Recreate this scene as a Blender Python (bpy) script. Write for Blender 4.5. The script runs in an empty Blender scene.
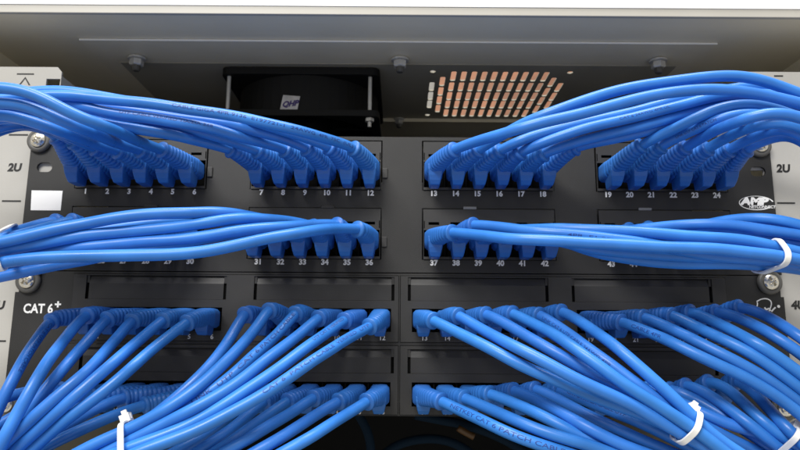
import bpy, bmesh, math, random
import numpy as np
from mathutils import Vector, Matrix
from mathutils.kdtree import KDTree
random.seed(7); rng = np.random.default_rng(7)
SC = bpy.context.scene
COL = SC.collection
MM = 0.001                                    # everything below is written in millimetres

# ------------------------------------------------------------------ camera
F_PX, TH, D, ROLL = 662.0, math.radians(10.2), 416.7, math.radians(0.38)
r0 = Vector((1, 0, 0)); u0 = Vector((0, -math.sin(TH), math.cos(TH))); fw = Vector((0, math.cos(TH), math.sin(TH)))
RIGHT = r0 * math.cos(ROLL) + u0 * math.sin(ROLL)
UP = u0 * math.cos(ROLL) - r0 * math.sin(ROLL)
CAM = Vector((0, -D, 0))
def at(px, py, t=0.0):
    """photo position -> point t millimetres in front of the panel plane"""
    d = fw * F_PX + RIGHT * (px - 400) - UP * (py - 225)
    k = (-t + D) / d.y
    return CAM + d * k
def atz(px, py, z):
    d = fw * F_PX + RIGHT * (px - 400) - UP * (py - 225)
    return CAM + d * (z / d.z)
def zz(py, t=0.0): return at(400, py, t).z

cd = bpy.data.cameras.new('camera'); cam = bpy.data.objects.new('camera', cd); COL.objects.link(cam)
cd.sensor_width = 36; cd.lens = 36 * F_PX / 800; cd.clip_start = 0.01; cd.clip_end = 50
M = Matrix((RIGHT, UP, -fw)).transposed().to_4x4(); M.translation = CAM * MM
cam.matrix_world = M
SC.camera = cam
cd.dof.use_dof = True; cd.dof.focus_distance = .345; cd.dof.aperture_fstop = 20

# ------------------------------------------------------------------ materials
def material(name, base, rough=0.5, metal=0.0, noise=0.0, nscale=200.0, bump=0.0, bscale=900.0, spec=0.5, rvar=0.0, ovar=0.0):
    m = bpy.data.materials.new(name); m.use_nodes = True
    nt = m.node_tree; b = nt.nodes['Principled BSDF']
    b.inputs['Base Color'].default_value = (*base, 1); b.inputs['Roughness'].default_value = rough
    b.inputs['Metallic'].default_value = metal; b.inputs['Specular IOR Level'].default_value = spec
    tc = nt.nodes.new('ShaderNodeTexCoord')
    if noise:
        n = nt.nodes.new('ShaderNodeTexNoise'); n.inputs['Scale'].default_value = nscale; n.inputs['Detail'].default_value = 5
        nt.links.new(tc.outputs['Object'], n.inputs['Vector'])
        mr = nt.nodes.new('ShaderNodeMapRange'); mr.inputs[1].default_value = .25; mr.inputs[2].default_value = .75
        mr.inputs[3].default_value = 1 - noise; mr.inputs[4].default_value = 1 + noise
        nt.links.new(n.outputs['Fac'], mr.inputs[0])
        vm = nt.nodes.new('ShaderNodeVectorMath'); vm.operation = 'SCALE'; vm.inputs[0].default_value = base
        nt.links.new(mr.outputs[0], vm.inputs['Scale']); out = vm.outputs[0]
        if ovar:                                  # each piece its own slight shade
            oi = nt.nodes.new('ShaderNodeObjectInfo'); hs = nt.nodes.new('ShaderNodeHueSaturation')
            a = nt.nodes.new('ShaderNodeMapRange'); a.inputs[3].default_value = 1-ovar; a.inputs[4].default_value = 1+ovar
            h = nt.nodes.new('ShaderNodeMapRange'); h.inputs[3].default_value = .497; h.inputs[4].default_value = .503
            f = nt.nodes.new('ShaderNodeMath'); f.operation = 'FRACT'; g = nt.nodes.new('ShaderNodeMath'); g.operation = 'MULTIPLY'; g.inputs[1].default_value = 17.3
            nt.links.new(oi.outputs['Random'], a.inputs[0]); nt.links.new(oi.outputs['Random'], g.inputs[0]); nt.links.new(g.outputs[0], f.inputs[0]); nt.links.new(f.outputs[0], h.inputs[0])
            nt.links.new(a.outputs[0], hs.inputs['Value']); nt.links.new(h.outputs[0], hs.inputs['Hue']); nt.links.new(out, hs.inputs['Color']); out = hs.outputs[0]
        nt.links.new(out, b.inputs['Base Color'])
        if rvar:
            m2 = nt.nodes.new('ShaderNodeMapRange'); m2.inputs[1].default_value = .3; m2.inputs[2].default_value = .7
            m2.inputs[3].default_value = rough - rvar; m2.inputs[4].default_value = rough + rvar
            nt.links.new(n.outputs['Fac'], m2.inputs[0]); nt.links.new(m2.outputs[0], b.inputs['Roughness'])
    if bump:
        n2 = nt.nodes.new('ShaderNodeTexNoise'); n2.inputs['Scale'].default_value = bscale; n2.inputs['Detail'].default_value = 3
        nt.links.new(tc.outputs['Object'], n2.inputs['Vector'])
        bp = nt.nodes.new('ShaderNodeBump'); bp.inputs['Strength'].default_value = bump; bp.inputs['Distance'].default_value = 0.0004
        nt.links.new(n2.outputs['Fac'], bp.inputs['Height']); nt.links.new(bp.outputs['Normal'], b.inputs['Normal'])
    return m
MT = dict(
    cable=material('blue_pvc', (.032, .182, .590), .35, noise=.20, nscale=38, bump=.05, bscale=260, spec=.38, rvar=.08, ovar=.06),
    boot=material('blue_boot_rubber', (.026, .140, .470), .40, noise=.10, nscale=90, bump=.10, bscale=1500, spec=.4, ovar=.05),
    ink=material('dark_blue_ink', (.008, .045, .24), .5),
    black=material('black_powder_coat', (.0195, .0192, .0188), .50, noise=.30, nscale=22, bump=.35, bscale=2600, spec=.45),
    module=material('dark_grey_plastic', (.026, .0255, .025), .48, noise=.28, nscale=30, bump=.2, bscale=2200),
    pit=material('black_plastic', (.005, .005, .005), .9, spec=.08),
    white_ink=material('white_ink', (.92, .92, .90), .5),
    label=material('white_label_paper', (.88, .88, .88), .6, noise=.02, nscale=50),
    black_ink=material('black_ink', (.012, .012, .012), .5),
    rail=material('white_rail_paint', (.44, .428, .395), .5, noise=.04, nscale=30, bump=.1, bscale=1500),
    cabinet=material('grey_white_cabinet_paint', (.80, .73, .56), .5, noise=.05, nscale=18, bump=.12, bscale=1600),
    header=material('white_cabinet_paint', (.82, .81, .78), .45, noise=.02, nscale=20),
    tray=material('grey_tray_paint', (.78, .71, .55), .42, noise=.06, nscale=25, bump=.12, bscale=1500),
    shaded_tray=material('fan_tray_in_shade', (.37, .345, .28), .5, noise=.08, nscale=25, bump=.1, bscale=1500),  # tray paint darkened, the shade round the fans put into the colour
    steel=material('zinc_steel', (.62, .61, .58), .34, metal=.35, noise=.12, nscale=400),
    screw=material('nickel_screw', (.78, .75, .68), .22, metal=1.0, noise=.15, nscale=500),
    washer=material('grey_nylon_washer', (.095, .092, .085), .45, noise=.08, nscale=200, bump=.1),
    fan=material('black_fan_plastic', (.007, .007, .007), .65, noise=.1, nscale=60, spec=.25),
    sticker=material('pale_sticker', (.55, .53, .52), .5, noise=.22, nscale=160),
    purple=material('purple_ink', (.05, .03, .16), .5),
    tie=material('white_nylon', (.84, .84, .82), .35, noise=.03, nscale=150, spec=.5),
    interior=material('black_interior', (.010, .011, .013), .7),
    shaded_cable=material('blue_pvc_shaded', (.004, .013, .026), .8, spec=.12),  # blue jacket coloured near black, carrying the shade of the gap
    yellow=material('yellow_brown_pvc', (.07, .032, .005), .5),
    greywall=material('grey_wall_paint', (.17, .165, .155), .6, noise=.1, nscale=10),
    tongue=material('grey_plastic', (.26, .26, .25), .45, noise=.08, nscale=200),
    shaded_lip=material('header_paint_shaded', (.42, .405, .365), .45, noise=.03, nscale=30),  # same paint as the header, darkened to carry the shading of the lip
    wood=material('orange_wood', (.20, .082, .040), .6, noise=.45, nscale=14),
)

# ------------------------------------------------------------------ mesh helpers
class BM:
    def __init__(s): s.v = []; s.f = []
    def add(s, vs, fs):
        o = len(s.v); s.v += [tuple(v) for v in vs]; s.f += [tuple(i + o for i in f) for f in fs]
    def box(s, x0, x1, y0, y1, z0, z1):
        x0, x1 = sorted((x0, x1)); y0, y1 = sorted((y0, y1)); z0, z1 = sorted((z0, z1))
        s.add([(x0,y0,z0),(x1,y0,z0),(x1,y1,z0),(x0,y1,z0),(x0,y0,z1),(x1,y0,z1),(x1,y1,z1),(x0,y1,z1)],
              [(0,3,2,1),(4,5,6,7),(0,1,5,4),(1,2,6,5),(2,3,7,6),(3,0,4,7)])
    def lathe(s, prof, c, axis, n=24, phase=0.0):
        """profile of (radius, height) turned round axis from point c"""
        ax = Vector(axis).normalized(); a = ax.orthogonal().normalized(); b = ax.cross(a); c = Vector(c)
        vs = []
        for r, h in prof:
            for i in range(n):
                p = 2*math.pi*i/n + phase
                vs.append(c + ax*h + a*(r*math.cos(p)) + b*(r*math.sin(p)))
        fs = []
        for k in range(len(prof)-1):
            for i in range(n):
                j = (i+1) % n
                fs.append((k*n+i, k*n+j, (k+1)*n+j, (k+1)*n+i))
        fs.append(tuple(reversed(range(n)))); fs.append(tuple((len(prof)-1)*n + i for i in range(n)))
        s.add(vs, fs)
    def build(s, name, mat, parent=None, smooth=False, bevel=0.0, origin=(0, 0, 0), seg=2):
        me = bpy.data.meshes.new(name)
        o = Vector(origin)
        me.from_pydata([((v[0]-o.x)*MM, (v[1]-o.y)*MM, (v[2]-o.z)*MM) for v in s.v], [], s.f)
        bm = bmesh.new(); bm.from_mesh(me)
        bmesh.ops.recalc_face_normals(bm, faces=bm.faces); bm.to_mesh(me); bm.free()
        me.materials.append(mat)
        if smooth:
            for p in me.polygons: p.use_smooth = True
        ob = bpy.data.objects.new(name, me); COL.objects.link(ob)
        w = o * MM
        if parent:
            ob.parent = parent
            q = parent; base = Vector((0, 0, 0))
            while q: base += q.location; q = q.parent
            ob.location = w - base
        else: ob.location = w
        if bevel:
            b = ob.modifiers.new('bevel', 'BEVEL'); b.width = bevel*MM; b.segments = seg; b.limit_method = 'ANGLE'; b.angle_limit = math.radians(40)
        return ob
def tag(o, label=None, cat=None, group=None, kind=None):
    if label: o['label'] = label
    if cat: o['category'] = cat
    if group: o['group'] = group
    if kind: o['kind'] = kind
    return o
def empty(name, loc):
    o = bpy.data.objects.new(name, None); COL.objects.link(o); o.location = Vector(loc)*MM; o.empty_display_size = .01
    return o
def plate_xz(outer, holes, y0, y1):
    """sheet with holes: polygon in x-z, thickness along y"""
    bm = bmesh.new(); es = []
    for loop in [outer] + holes:
        vs = [bm.verts.new((p[0], y0, p[1])) for p in loop]
        es += [bm.edges.new((vs[i], vs[(i+1) % len(vs)])) for i in range(len(vs))]
    bmesh.ops.triangle_fill(bm, use_beauty=True, use_dissolve=False, edges=es)
    r = bmesh.ops.extrude_face_region(bm, geom=list(bm.faces))
    for v in r['geom']:
        if isinstance(v, bmesh.types.BMVert): v.co.y = y1
    bm.verts.index_update()
    B = BM(); B.add([v.co[:] for v in bm.verts], [[v.index for v in f.verts] for f in bm.faces]); bm.free()
    return B
def plate_xy(outer, holes, z0, z1):
    B = plate_xz(outer, holes, z0, z1)
    B.v = [(v[0], v[2], v[1]) for v in B.v]
    return B
def slot_loop(cx, cz, w, h, n=6):
    """rounded slot outline"""
    r = min(w, h)/2; P = []
    for (sx, sz, a0) in ((1,1,0),(-1,1,90),(-1,-1,180),(1,-1,270)):
        for k in range(n+1):
            a = math.radians(a0 + 90*k/n)
            P.append((cx + sx*(w/2-r) + r*math.cos(a), cz + sz*(h/2-r) + r*math.sin(a)))
    Q = []
    for p in P:
        if not Q or (abs(p[0]-Q[-1][0]) + abs(p[1]-Q[-1][1])) > 1e-4: Q.append(p)
    if (abs(Q[0][0]-Q[-1][0]) + abs(Q[0][1]-Q[-1][1])) < 1e-4: Q.pop()
    return Q

_txt = {}
def text_geo(s, size, bold=0.0, shear=0.0, align='CENTER', cuts=0, spacing=1.0):
    key = (s, size, bold, shear, align, cuts, spacing)
    if key in _txt: return _txt[key]
    cu = bpy.data.curves.new('lettering', 'FONT'); cu.body = s; cu.size = 1.0; cu.offset = bold; cu.shear = shear
    cu.align_x = align; cu.align_y = 'CENTER'; cu.resolution_u = 3; cu.space_character = spacing
    o = bpy.data.objects.new('lettering', cu); COL.objects.link(o)
    dg = bpy.context.evaluated_depsgraph_get(); dg.update()
    me = bpy.data.meshes.new_from_object(o.evaluated_get(dg))
    bpy.data.objects.remove(o); bpy.data.curves.remove(cu)
    bm = bmesh.new(); bm.from_mesh(me); bpy.data.meshes.remove(me)
    bmesh.ops.triangulate(bm, faces=bm.faces)
    if cuts: bmesh.ops.subdivide_edges(bm, edges=[e for e in bm.edges if e.calc_length() > .12], cuts=cuts, use_grid_fill=True)
    bmesh.ops.triangulate(bm, faces=bm.faces)
    bm.verts.index_update()
    g = ([(v.co.x*size, v.co.y*size) for v in bm.verts], [[v.index for v in f.verts] for f in bm.faces]); bm.free()
    _txt[key] = g
    return g
def text_on_panel(B, s, x, z, size, t, bold=0.0, shear=0.0, align='CENTER', sx=1.0, spacing=1.0):
    v, f = text_geo(s, size, bold, shear, align, 0, spacing)
    B.add([(x + a*sx, -t, z + b) for a, b in v], f)

# ------------------------------------------------------------------ the wall seen through the vent and the cabinet
w = BM(); w.box(64, 520, 760, 780, 330, 900)
tag(w.build('wooden_wall', MT['wood']), 'orange wooden wall seen only through the slots of the ceiling vent', 'wall')
w = BM(); w.box(-420, 63, 765, 780, 330, 900)
tag(w.build('grey_wall', MT['greywall']), 'grey wall seen only through the leftmost column of vent slots', 'wall')

H = 213.0                                       # underside of the cabinet top
cab = empty('rack_cabinet', (0, 0, -330))
tag(cab, 'white and grey rack cabinet that holds both black patch panels between its rails', 'rack cabinet')
YF = -15.5                                      # front of the top flange
# top panel: vent opening cut, fan opening closed up to keep the fan dark
def rect(x0, x1, y0, y1): return [(x0,y0),(x1,y0),(x1,y1),(x0,y1)]
top = plate_xy(rect(-300, 300, YF+1.2, 620), [rect(15, 143, 58, 196)], H, H+1.6)
top.build('top_panel', MT['cabinet'], cab)
hd = BM()                                       # folded front: a sloping lip and the upright face above it
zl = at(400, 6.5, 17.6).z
ts = BM(); ts.box(-330, 330, YF-1.6, YF+1.15, at(400, 14.9, 17.1).z, zl-.05); ts.build('lip_strip', MT['shaded_lip'], cab, bevel=.4)
pr = [(YF+1.2, zl), (YF-2.1, zl), (YF-2.1, H+60), (YF+1.2, H+60)]
n = len(pr)
hd.add([(-330, y, z) for y, z in pr] + [(330, y, z) for y, z in pr],
       [tuple(range(n)), tuple(range(2*n-1, n-1, -1))] + [(i, (i+1) % n, n+(i+1) % n, n+i) for i in range(n)])
hd.build('header', MT['header'], cab, bevel=.2)
for s in (-1, 1):
    b = BM(); b.box(s*300.2, s*302, YF+1.4, 620, -330, H+1.4); b.build('side_panel', MT['cabinet'], cab)
b = BM(); b.box(-300, 300, 620.2, 622, -330, H+1.4); b.build('back_panel', MT['interior'], cab)
b = BM(); b.box(-300, 300, YF+1.4, 620, -332, -330.2); b.build('bottom_panel', MT['interior'], cab)
# equipment behind the panels: dark bodies that close the view inwards
b = BM(); b.box(-215, 215, 60, 420, -40, 118); b.build('equipment_block', MT['interior'], cab, bevel=1)
# rails
for s in (-1, 1):
    zt, zb = at(30, 67, -2.5).z, -325
    xi, xo = s*227.5, s*298
    holes = []
    z = zt - 13
    while z > zb + 15:
        if s < 0 and abs(z-at(44.5, 167.2).z) < 10: z -= 15.0; continue
        holes.append([(s*232.6+a*4.7, z+c*4.7) for a, c in ((-1,-1),(1,-1),(1,1),(-1,1))]); z -= 15.0
    out = [(xi, zb), (xi, zt-3.5), (xi+s*3, zt), (xo, zt), (xo, zb)]
    rl = plate_xz(out, holes, 2.4, 4.0).build('rail', MT['rail'], cab)
    b = BM(); b.box(s*227.5, s*229, 4.1, 40, zb, zt-6); b.build('rail_flange', MT['rail'], rl)
    if s < 0:
        marks = [((17, 34), 74), ((9, 28), 134.8), ((2, 21), 201), ((-6, 6), 341)]
        txt = [('2U', 14.5, 167.8), ('4U', -2.5, 305.5)]
    else:
        marks = [((774, 783), 76), ((771, 789), 137), ((777, 795), 203)]
        txt = [('2U', 783, 168.8), ('4U', 798, 305.5)]
    for (xa, xb), py in marks:
        a, c = at(xa, py, -2.4), at(xb, py, -2.4)
        tx = BM(); tx.box(a.x, c.x, 2.25, 2.39, a.z-.5, a.z+.5); tx.build('unit_line', MT['black_ink'], rl)
    for s_, px, py in txt:
        p = at(px, py, -2.4); tx = BM(); text_on_panel(tx, s_, p.x, p.z, 7.2, -2.3, bold=.05, shear=.12); tx.build('unit_number', MT['black_ink'], rl)
    if s < 0:
        p = at(25, 81, -2.4); tx = BM()
        for q in (-1, 1):
            tx.add([(p.x+q*4, 2.3, p.z-3), (p.x+q*2.8, 2.3, p.z-3), (p.x, 2.3, p.z+1.5), (p.x, 2.3, p.z+3)], [(0,1,2,3)])
        tx.build('arrow_mark', MT['black_ink'], rl)

# fan tray: grey sheet under the top, field round the two fans coloured darker for its shade
yA = atz(400, 42.5, H-1.5).y; yB = atz(400, 118, H-1.5).y
xL = atz(80, 41, H-1.5).x; xR = atz(718, 44, H-1.5).x
tr = empty('fan_tray', (0, yA, H)); tag(tr, 'grey sheet metal fan tray bolted under the cabinet top', 'fan tray')
yS = 478 - D
slots = []
cols = []
rowy = [500, 522, 543, 563, 585]
for c in range(14):
    x = 25.6 + 8.13*c
    if 2 <= c <= 11: ys = rowy
    elif c in (1, 12): ys = [511, 532.5, 553, 574]
    else: ys = [522, 543, 563]
    for yy in ys: slots.append([(x+a*2.1, yy-D+b*9.3) for a, b in ((-1,-.9),(-.6,-1),(.6,-1),(1,-.9),(1,.9),(.6,1),(-.6,1),(-1,.9))])
for x in (25, 133):
    for yy in (491, 591): slots.append(slot_loop(x, yy-D, 4.6, 4.6, 3))
B = plate_xy(rect(xL, xR, yA, yS), [], H-1.6, H-.3)
B.build('tray_sheet', MT['tray'], tr)
B = plate_xy(rect(xL+14, xR-14, yS+.1, yB), [rect(-131, -22, 488-D, 595-D)] + slots, H-1.9, H-.9)
B.build('fan_field', MT['shaded_tray'], tr)
for s in (-1, 1):
    b = BM(); x0 = xL if s < 0 else xR; b.box(x0, x0 - s*13.9, yS+.1, yB, H-1.6, H-.3); b.build('tray_edge', MT['tray'], tr)
lip = BM(); lip.box(xL, xR, yA-.6, yA-.05, H-1.7, H-.3); lip.build('front_edge', MT['header'], tr, bevel=.12)
lip = BM(); lip.box(xL+14, xR-14, yB+.05, yB+1.2, H-5, H-.3); lip.build('rear_edge', MT['tray'], tr)
def nut(px, py, rear=False, sc=1.0):
    p = atz(px, py, H-2.3)
    o = BM(); o.lathe([(6.6*sc, 0), (6.6*sc, 1.3)], p, (0, 0, -1), 24)
    w_ = o.build('washer', MT['steel'], tr, origin=p)
    o = BM(); q = p + Vector((0, 0, -1.35)); o.lathe([(4.6*sc, 0), (5.2*sc, .6), (5.2*sc, 4.2*sc), (4.5*sc, 5*sc)], q, (0, 0, -1), 6, .3)
    o.build('nut', MT['steel'], w_, origin=q)
    o = BM(); q = q + Vector((0, 0, -5*sc)); o.lathe([(3*sc, 0), (3*sc, 3*sc), (2.2*sc, 4*sc)], q, (0, 0, -1), 12)
    o.build('bolt_end', MT['washer'], w_, origin=q, smooth=False)
nut(137, 58); nut(400, 59.5); nut(658, 60.5); nut(399, 119, sc=.8)

# cooling fan
fx0, fx1, fy0, fy1, fz1, fz0 = -139, -16.5, 482-D, 601-D, H-2.5, H-42
fan = empty('cooling_fan', ((fx0+fx1)/2, (fy0+fy1)/2, fz1)); tag(fan, 'black square cooling fan hanging under the cabinet top with small sticker', 'cooling fan')
def fan_flange(z0, z1):
    c = slot_loop((fx0+fx1)/2, (fy0+fy1)/2, fx1-fx0, fy1-fy0, 5)
    # rounded square with corner radius 6, circular opening
    P = []
    for (sx, sy, a0) in ((1,1,0),(-1,1,90),(-1,-1,180),(1,-1,270)):
        for k in range(6):
            a = math.radians(a0+90*k/5); P.append(((fx0+fx1)/2+sx*((fx1-fx0)/2-6)+6*math.cos(a), (fy0+fy1)/2+sy*((fy1-fy0)/2-6)+6*math.sin(a)))
    hole = [((fx0+fx1)/2+57*math.cos(2*math.pi*i/40), (fy0+fy1)/2+57*math.sin(2*math.pi*i/40)) for i in range(40)]
    return plate_xy(P, [hole], z0, z1)
fan_flange(fz1-6, fz1-.2).build('top_flange', MT['fan'], fan, bevel=.3)
fan_flange(fz0, fz0+5).build('bottom_flange', MT['fan'], fan, bevel=.3)
cx, cy = (fx0+fx1)/2, (fy0+fy1)/2
b = BM()
nn = 48; vs = []; fs = []
for k, (r, z) in enumerate(((58.4, fz0+5.1), (58.4, fz1-6.1), (57.2, fz1-6.1), (57.2, fz0+5.1))):
    vs += [(cx+r*math.cos(2*math.pi*i/nn), cy+r*math.sin(2*math.pi*i/nn), z) for i in range(nn)]
for k in range(4):
    for i in range(nn): fs.append((k*nn+i, k*nn+(i+1) % nn, ((k+1) % 4)*nn+(i+1) % nn, ((k+1) % 4)*nn+i))
b.add(vs, fs); b.build('housing_ring', MT['fan'], fan, smooth=False)
b = BM(); b.lathe([(21, 0), (22, 1), (22, 30)], (cx, cy, fz0+2), (0, 0, 1), 32); hub = b.build('hub', MT['fan'], fan, origin=(cx, cy, fz0))
for k in range(5):
    b = BM(); a0 = 2*math.pi*k/5
    vs = []
    for i in range(7):
        r = 22.2 + i*5.5
        for (da, z) in ((-.28, fz0+6), (.28, fz0+30)):
            a = a0 + da + i*.04; vs.append((cx+r*math.cos(a), cy+r*math.sin(a), z))
    vs2 = [(v[0], v[1], v[2]+1.6) for v in vs]
    fs = []
    for i in range(6):
        q = (2*i, 2*i+1, 2*i+3, 2*i+2); fs += [q, tuple(j+14 for j in reversed(q)), (2*i, 2*i+2, 2*i+16, 2*i+14), (2*i+1, 2*i+15, 2*i+17, 2*i+3)]
    fs += [(0, 14, 15, 1), (12, 13, 27, 26)]
    b.add(vs+vs2, fs); b.build('blade', MT['fan'], fan)
for x in (fx0+5.2, fx1-7.5):
    for y in (fy0+5.5, fy1-5.5):
        b = BM(); b.lathe([(1.5, 0), (1.5, fz1-fz0+7)], (x, y, fz0-7), (0, 0, 1), 12); sc_ = b.build('mounting_screw', MT['steel'], fan, smooth=False, origin=(x, y, fz0))
        b = BM(); b.lathe([(3.6, 0), (3.6, 2.6)], (x, y, fz0-2.8), (0, 0, 1), 6); b.build('nut', MT['steel'], sc_, origin=(x, y, fz0-2))
# wall of the fan body between the corner posts, and the sticker on it
q = [at(px, py, -(fy0+2)) for px, py in ((279.5, 111.2), (297.5, 111.2), (300.5, 97.2), (283.3, 95.2))]
for p in q: p.y = cy - math.sqrt(59.4**2-(p.x-cx)**2)
b = BM(); vs = [tuple(p) for p in q] + [(p.x, p.y+.5, p.z) for p in q]
b.add(vs, [(0,1,2,3),(7,6,5,4),(0,4,5,1),(1,5,6,2),(2,6,7,3),(3,7,4,0)])
st = b.build('sticker', MT['sticker'], fan)
b = BM(); c = (q[0]+q[1]+q[2]+q[3])/4; v, f = text_geo('QHP', 6.0, .05, .3)
slp = (q[1].y-q[0].y)/(q[1].x-q[0].x)
b.add([(c.x+a, c.y-.15+slp*a, c.z-.6+bb+a*.06) for a, bb in v], f); b.build('sticker_writing', MT['purple'], st)

# ------------------------------------------------------------------ patch panels
Z_TOP, Z_GAP, Z_BOT = zz(137), zz(273.5), zz(416)
PX = [1.553, 1.596]
UG = [-203.0, -89.6, 21.6, 134.0]; PITCH = 14.05          # upper panel: first port of each group
LG = [-187.8, -82.3, 14.4, 117.3]; LP = 14.1              # lower panel
def ux(n): g, k = divmod((n-1) % 24, 6); return UG[g] + k*PITCH
def lx(n): g, k = divmod((n-1) % 24, 6); return LG[g] + k*LP
NUM_Z = [zz(192.8), zz(262.2), zz(338.2), zz(412.2)]
PORT_Z = [NUM_Z[0]+13.2, NUM_Z[1]+13.2, zz(320), zz(394)]

def screw_at(px, py, t, parent):
    p = at(px, py, t); 
    b = BM(); b.lathe([(7.6, 0), (7.9, .8), (7.4, 2.2), (6.0, 3.0), (4.9, 2.3)], p, (0, -1, 0), 36)
    w_ = b.build('washer', MT['washer'], parent, origin=p)
    for f in w_.data.polygons: f.use_smooth = len(f.vertices) == 4
    # pan head with a cross recess
    n = 28; c = p + Vector((0, -2.4, 0)); vs = []; fs = []
    a0 = random.uniform(.3, 1.2)
    rings = [(4.9, 0), (4.7, 1.0), (4.0, 1.7), (3.1, 2.05), (2.2, 2.2), (1.3, 2.25), (.5, 2.25)]
    N = 48
    for r, h in rings:
        for i in range(N):
            a = 2*math.pi*i/N; u, v_ = r*math.cos(a-a0), r*math.sin(a-a0)
            inx = (abs(u) < .75 and abs(v_) < 3.0) or (abs(v_) < .75 and abs(u) < 3.0)
            vs.append((c.x + r*math.cos(a), c.y - h + (1.7 if inx else 0), c.z + r*math.sin(a)))
    for k in range(len(rings)-1):
        for i in range(N): fs.append((k*N+i, k*N+(i+1) % N, (k+1)*N+(i+1) % N, (k+1)*N+i))
    fs.append(tuple((len(rings)-1)*N+i for i in range(N)))
    b = BM(); b.add(vs, fs); b.build('screw_head', MT['screw'], w_, origin=p)

XL, XR = at(30, 165).x, at(771.5, 165).x
XL = -241.3; XR = 241.3
# ---- upper panel
up = empty('patch_bay', (0, 0, Z_GAP)); tag(up, 'upper black patch panel with ports numbered 1 to 48 and white label', 'patch bay')
e1, e2 = at(44.5, 167.2), at(758, 171.5)
holes = [slot_loop(e1.x, e1.z, 10.0, 6.4), slot_loop(e2.x, e2.z, 10.0, 6.4)]
def module_rect(g, r):
    x0 = UG[g]-7.6; x1 = UG[g]+5*PITCH+7.6
    z0 = NUM_Z[r]+1.6; z1 = NUM_Z[r]+35.0
    return x0, x1, z0, z1
for g in range(4):
    for r in range(2):
        x0, x1, z0, z1 = module_rect(g, r); holes.append([(x0,z0),(x1,z0),(x1,z1),(x0,z1)])
plate = plate_xz([(XL, Z_GAP+.6), (XR, Z_GAP+.6), (XR, Z_TOP), (XL, Z_TOP)], holes, 0, 1.6)
plate.build('plate', MT['black'], up)
b = BM(); b.box(-225, 225, 1.7, 16, Z_TOP-1.4, Z_TOP-.05); b.box(-225, 225, 1.7, 16, Z_GAP+.7, Z_GAP+2); b.build('folded_edge', MT['black'], up)
for g in range(4):
    for r in range(2):
        x0, x1, z0, z1 = module_rect(g, r)
        x0 += .9; x1 -= .8; z0 += .3; z1 -= .95
        zr = NUM_Z[r]+20.6                             # top of the jack openings
        b = BM()
        hol = []
        for k in range(6):
            xc = UG[g]+k*PITCH
            hol.append([(xc-3.4, zr+3.4), (xc+3.4, zr+3.4), (xc+3.4, zr+5.2), (xc-3.4, zr+5.2)])
        hol.append([(UG[g]-6.4, z0+1.6), (UG[g]+5*PITCH+6.4, z0+1.6), (UG[g]+5*PITCH+6.4, zr), (UG[g]-6.4, zr)])
        for s in (x0+2.0-1.4, x1-2.0+1.4):
            hol.append([(s-.3, zr+1), (s+.3, zr+1), (s+.3, zr+6), (s-.3, zr+6)])
        mo = plate_xz([(x0,z0),(x1,z0),(x1,z1),(x0,z1)], hol, -.9, 1.0).build('port_module', MT['module'], up)
        bb = BM(); bb.box(x0+.3, x1-.3, 10, 11.5, z0+.3, z1-.3); bb.build('module_back', MT['pit'], mo)
        bb = BM(); bb.box(x0, x1, 1.1, 10, z0, z0+1.3); bb.box(x0, x1, 1.1, 10, zr+.2, zr+1.2); bb.box(x0, x0+.9, 1.1, 9.9, z0+1.4, zr); bb.box(x1-.9, x1, 1.1, 9.9, z0+1.4, zr)
        for k in range(5):
            xm = UG[g]+(k+.5)*PITCH; bb.box(xm-.5, xm+.5, .4, 9.9, z0+1.4, zr)
        bb.build('jack_walls', MT['pit'], mo)
        # release clip at the side, tongue on the upper edge
        if g in (0, 1):
            bb = BM(); bb.box(x1+.95, x1+4.2, -1.1, -.1, zr-11, zr-4.5); bb.build('side_clip', MT['module'], mo, bevel=.25)
        if r == 1:
            xt = (x0+x1)/2 + (-12 if g >= 2 else 8); bb = BM(); bb.box(xt-4.2, xt+4.2, -1.0, -.1, z1+.3, z1+2.0)
            bb.build('release_tongue', MT['tongue'] if g >= 2 else MT['module'], mo, bevel=.2)
        for k in range(6):
            num = r*24 + g*6 + k + 1
            tb = BM(); text_on_panel(tb, str(num), ux(num), NUM_Z[r]-.4, 4.7, .06, bold=.045)
            tb.build('port_number', MT['white_ink'], up, origin=(ux(num), 0, NUM_Z[r]))
pts = [at(x, y, .12) for x, y in ((30.6, 210.2), (60.6, 210.4), (62.6, 190.8), (31.6, 190.4))]
b = BM(); b.add([tuple(p) for p in pts] + [(p.x, p.y+.1, p.z) for p in pts], [(0,1,2,3),(7,6,5,4),(0,4,5,1),(1,5,6,2),(2,6,7,3),(3,7,4,0)])
b.build('paper_label', MT['label'], up)
# oval logo
c = at(756.5, 203, .1)
b = BM(); N = 64; rx, rz = 11.3, 4.7; vs = []; fs = []
for i in range(N):
    a = 2*math.pi*i/N; wd = .55 + .35*math.sin(a+2.2)
    vs += [(c.x+(rx)*math.cos(a), c.y, c.z+rz*math.sin(a)), (c.x+(rx-wd-.25)*math.cos(a), c.y, c.z+(rz-wd*.8)*math.sin(a))]
for i in range(N):
    if 57 <= i or i < 2: continue
    j = (i+1) % N; fs.append((2*i, 2*j, 2*j+1, 2*i+1))
b.add(vs, fs)
text_on_panel(b, 'AMP', c.x-1.6, c.z+.9, 6.4, .14, bold=.07, shear=.18, sx=1.35)
text_on_panel(b, 'NETCONNECT', c.x+3.4, c.z-2.6, 2.5, .14, bold=.03, shear=.18)
b.build('logo', MT['white_ink'], up)
screw_at(40, 141.2, .2, up); screw_at(758.5, 146, .2, up); screw_at(33, 266, .2, up); screw_at(766, 264.5, .2, up)

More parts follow.
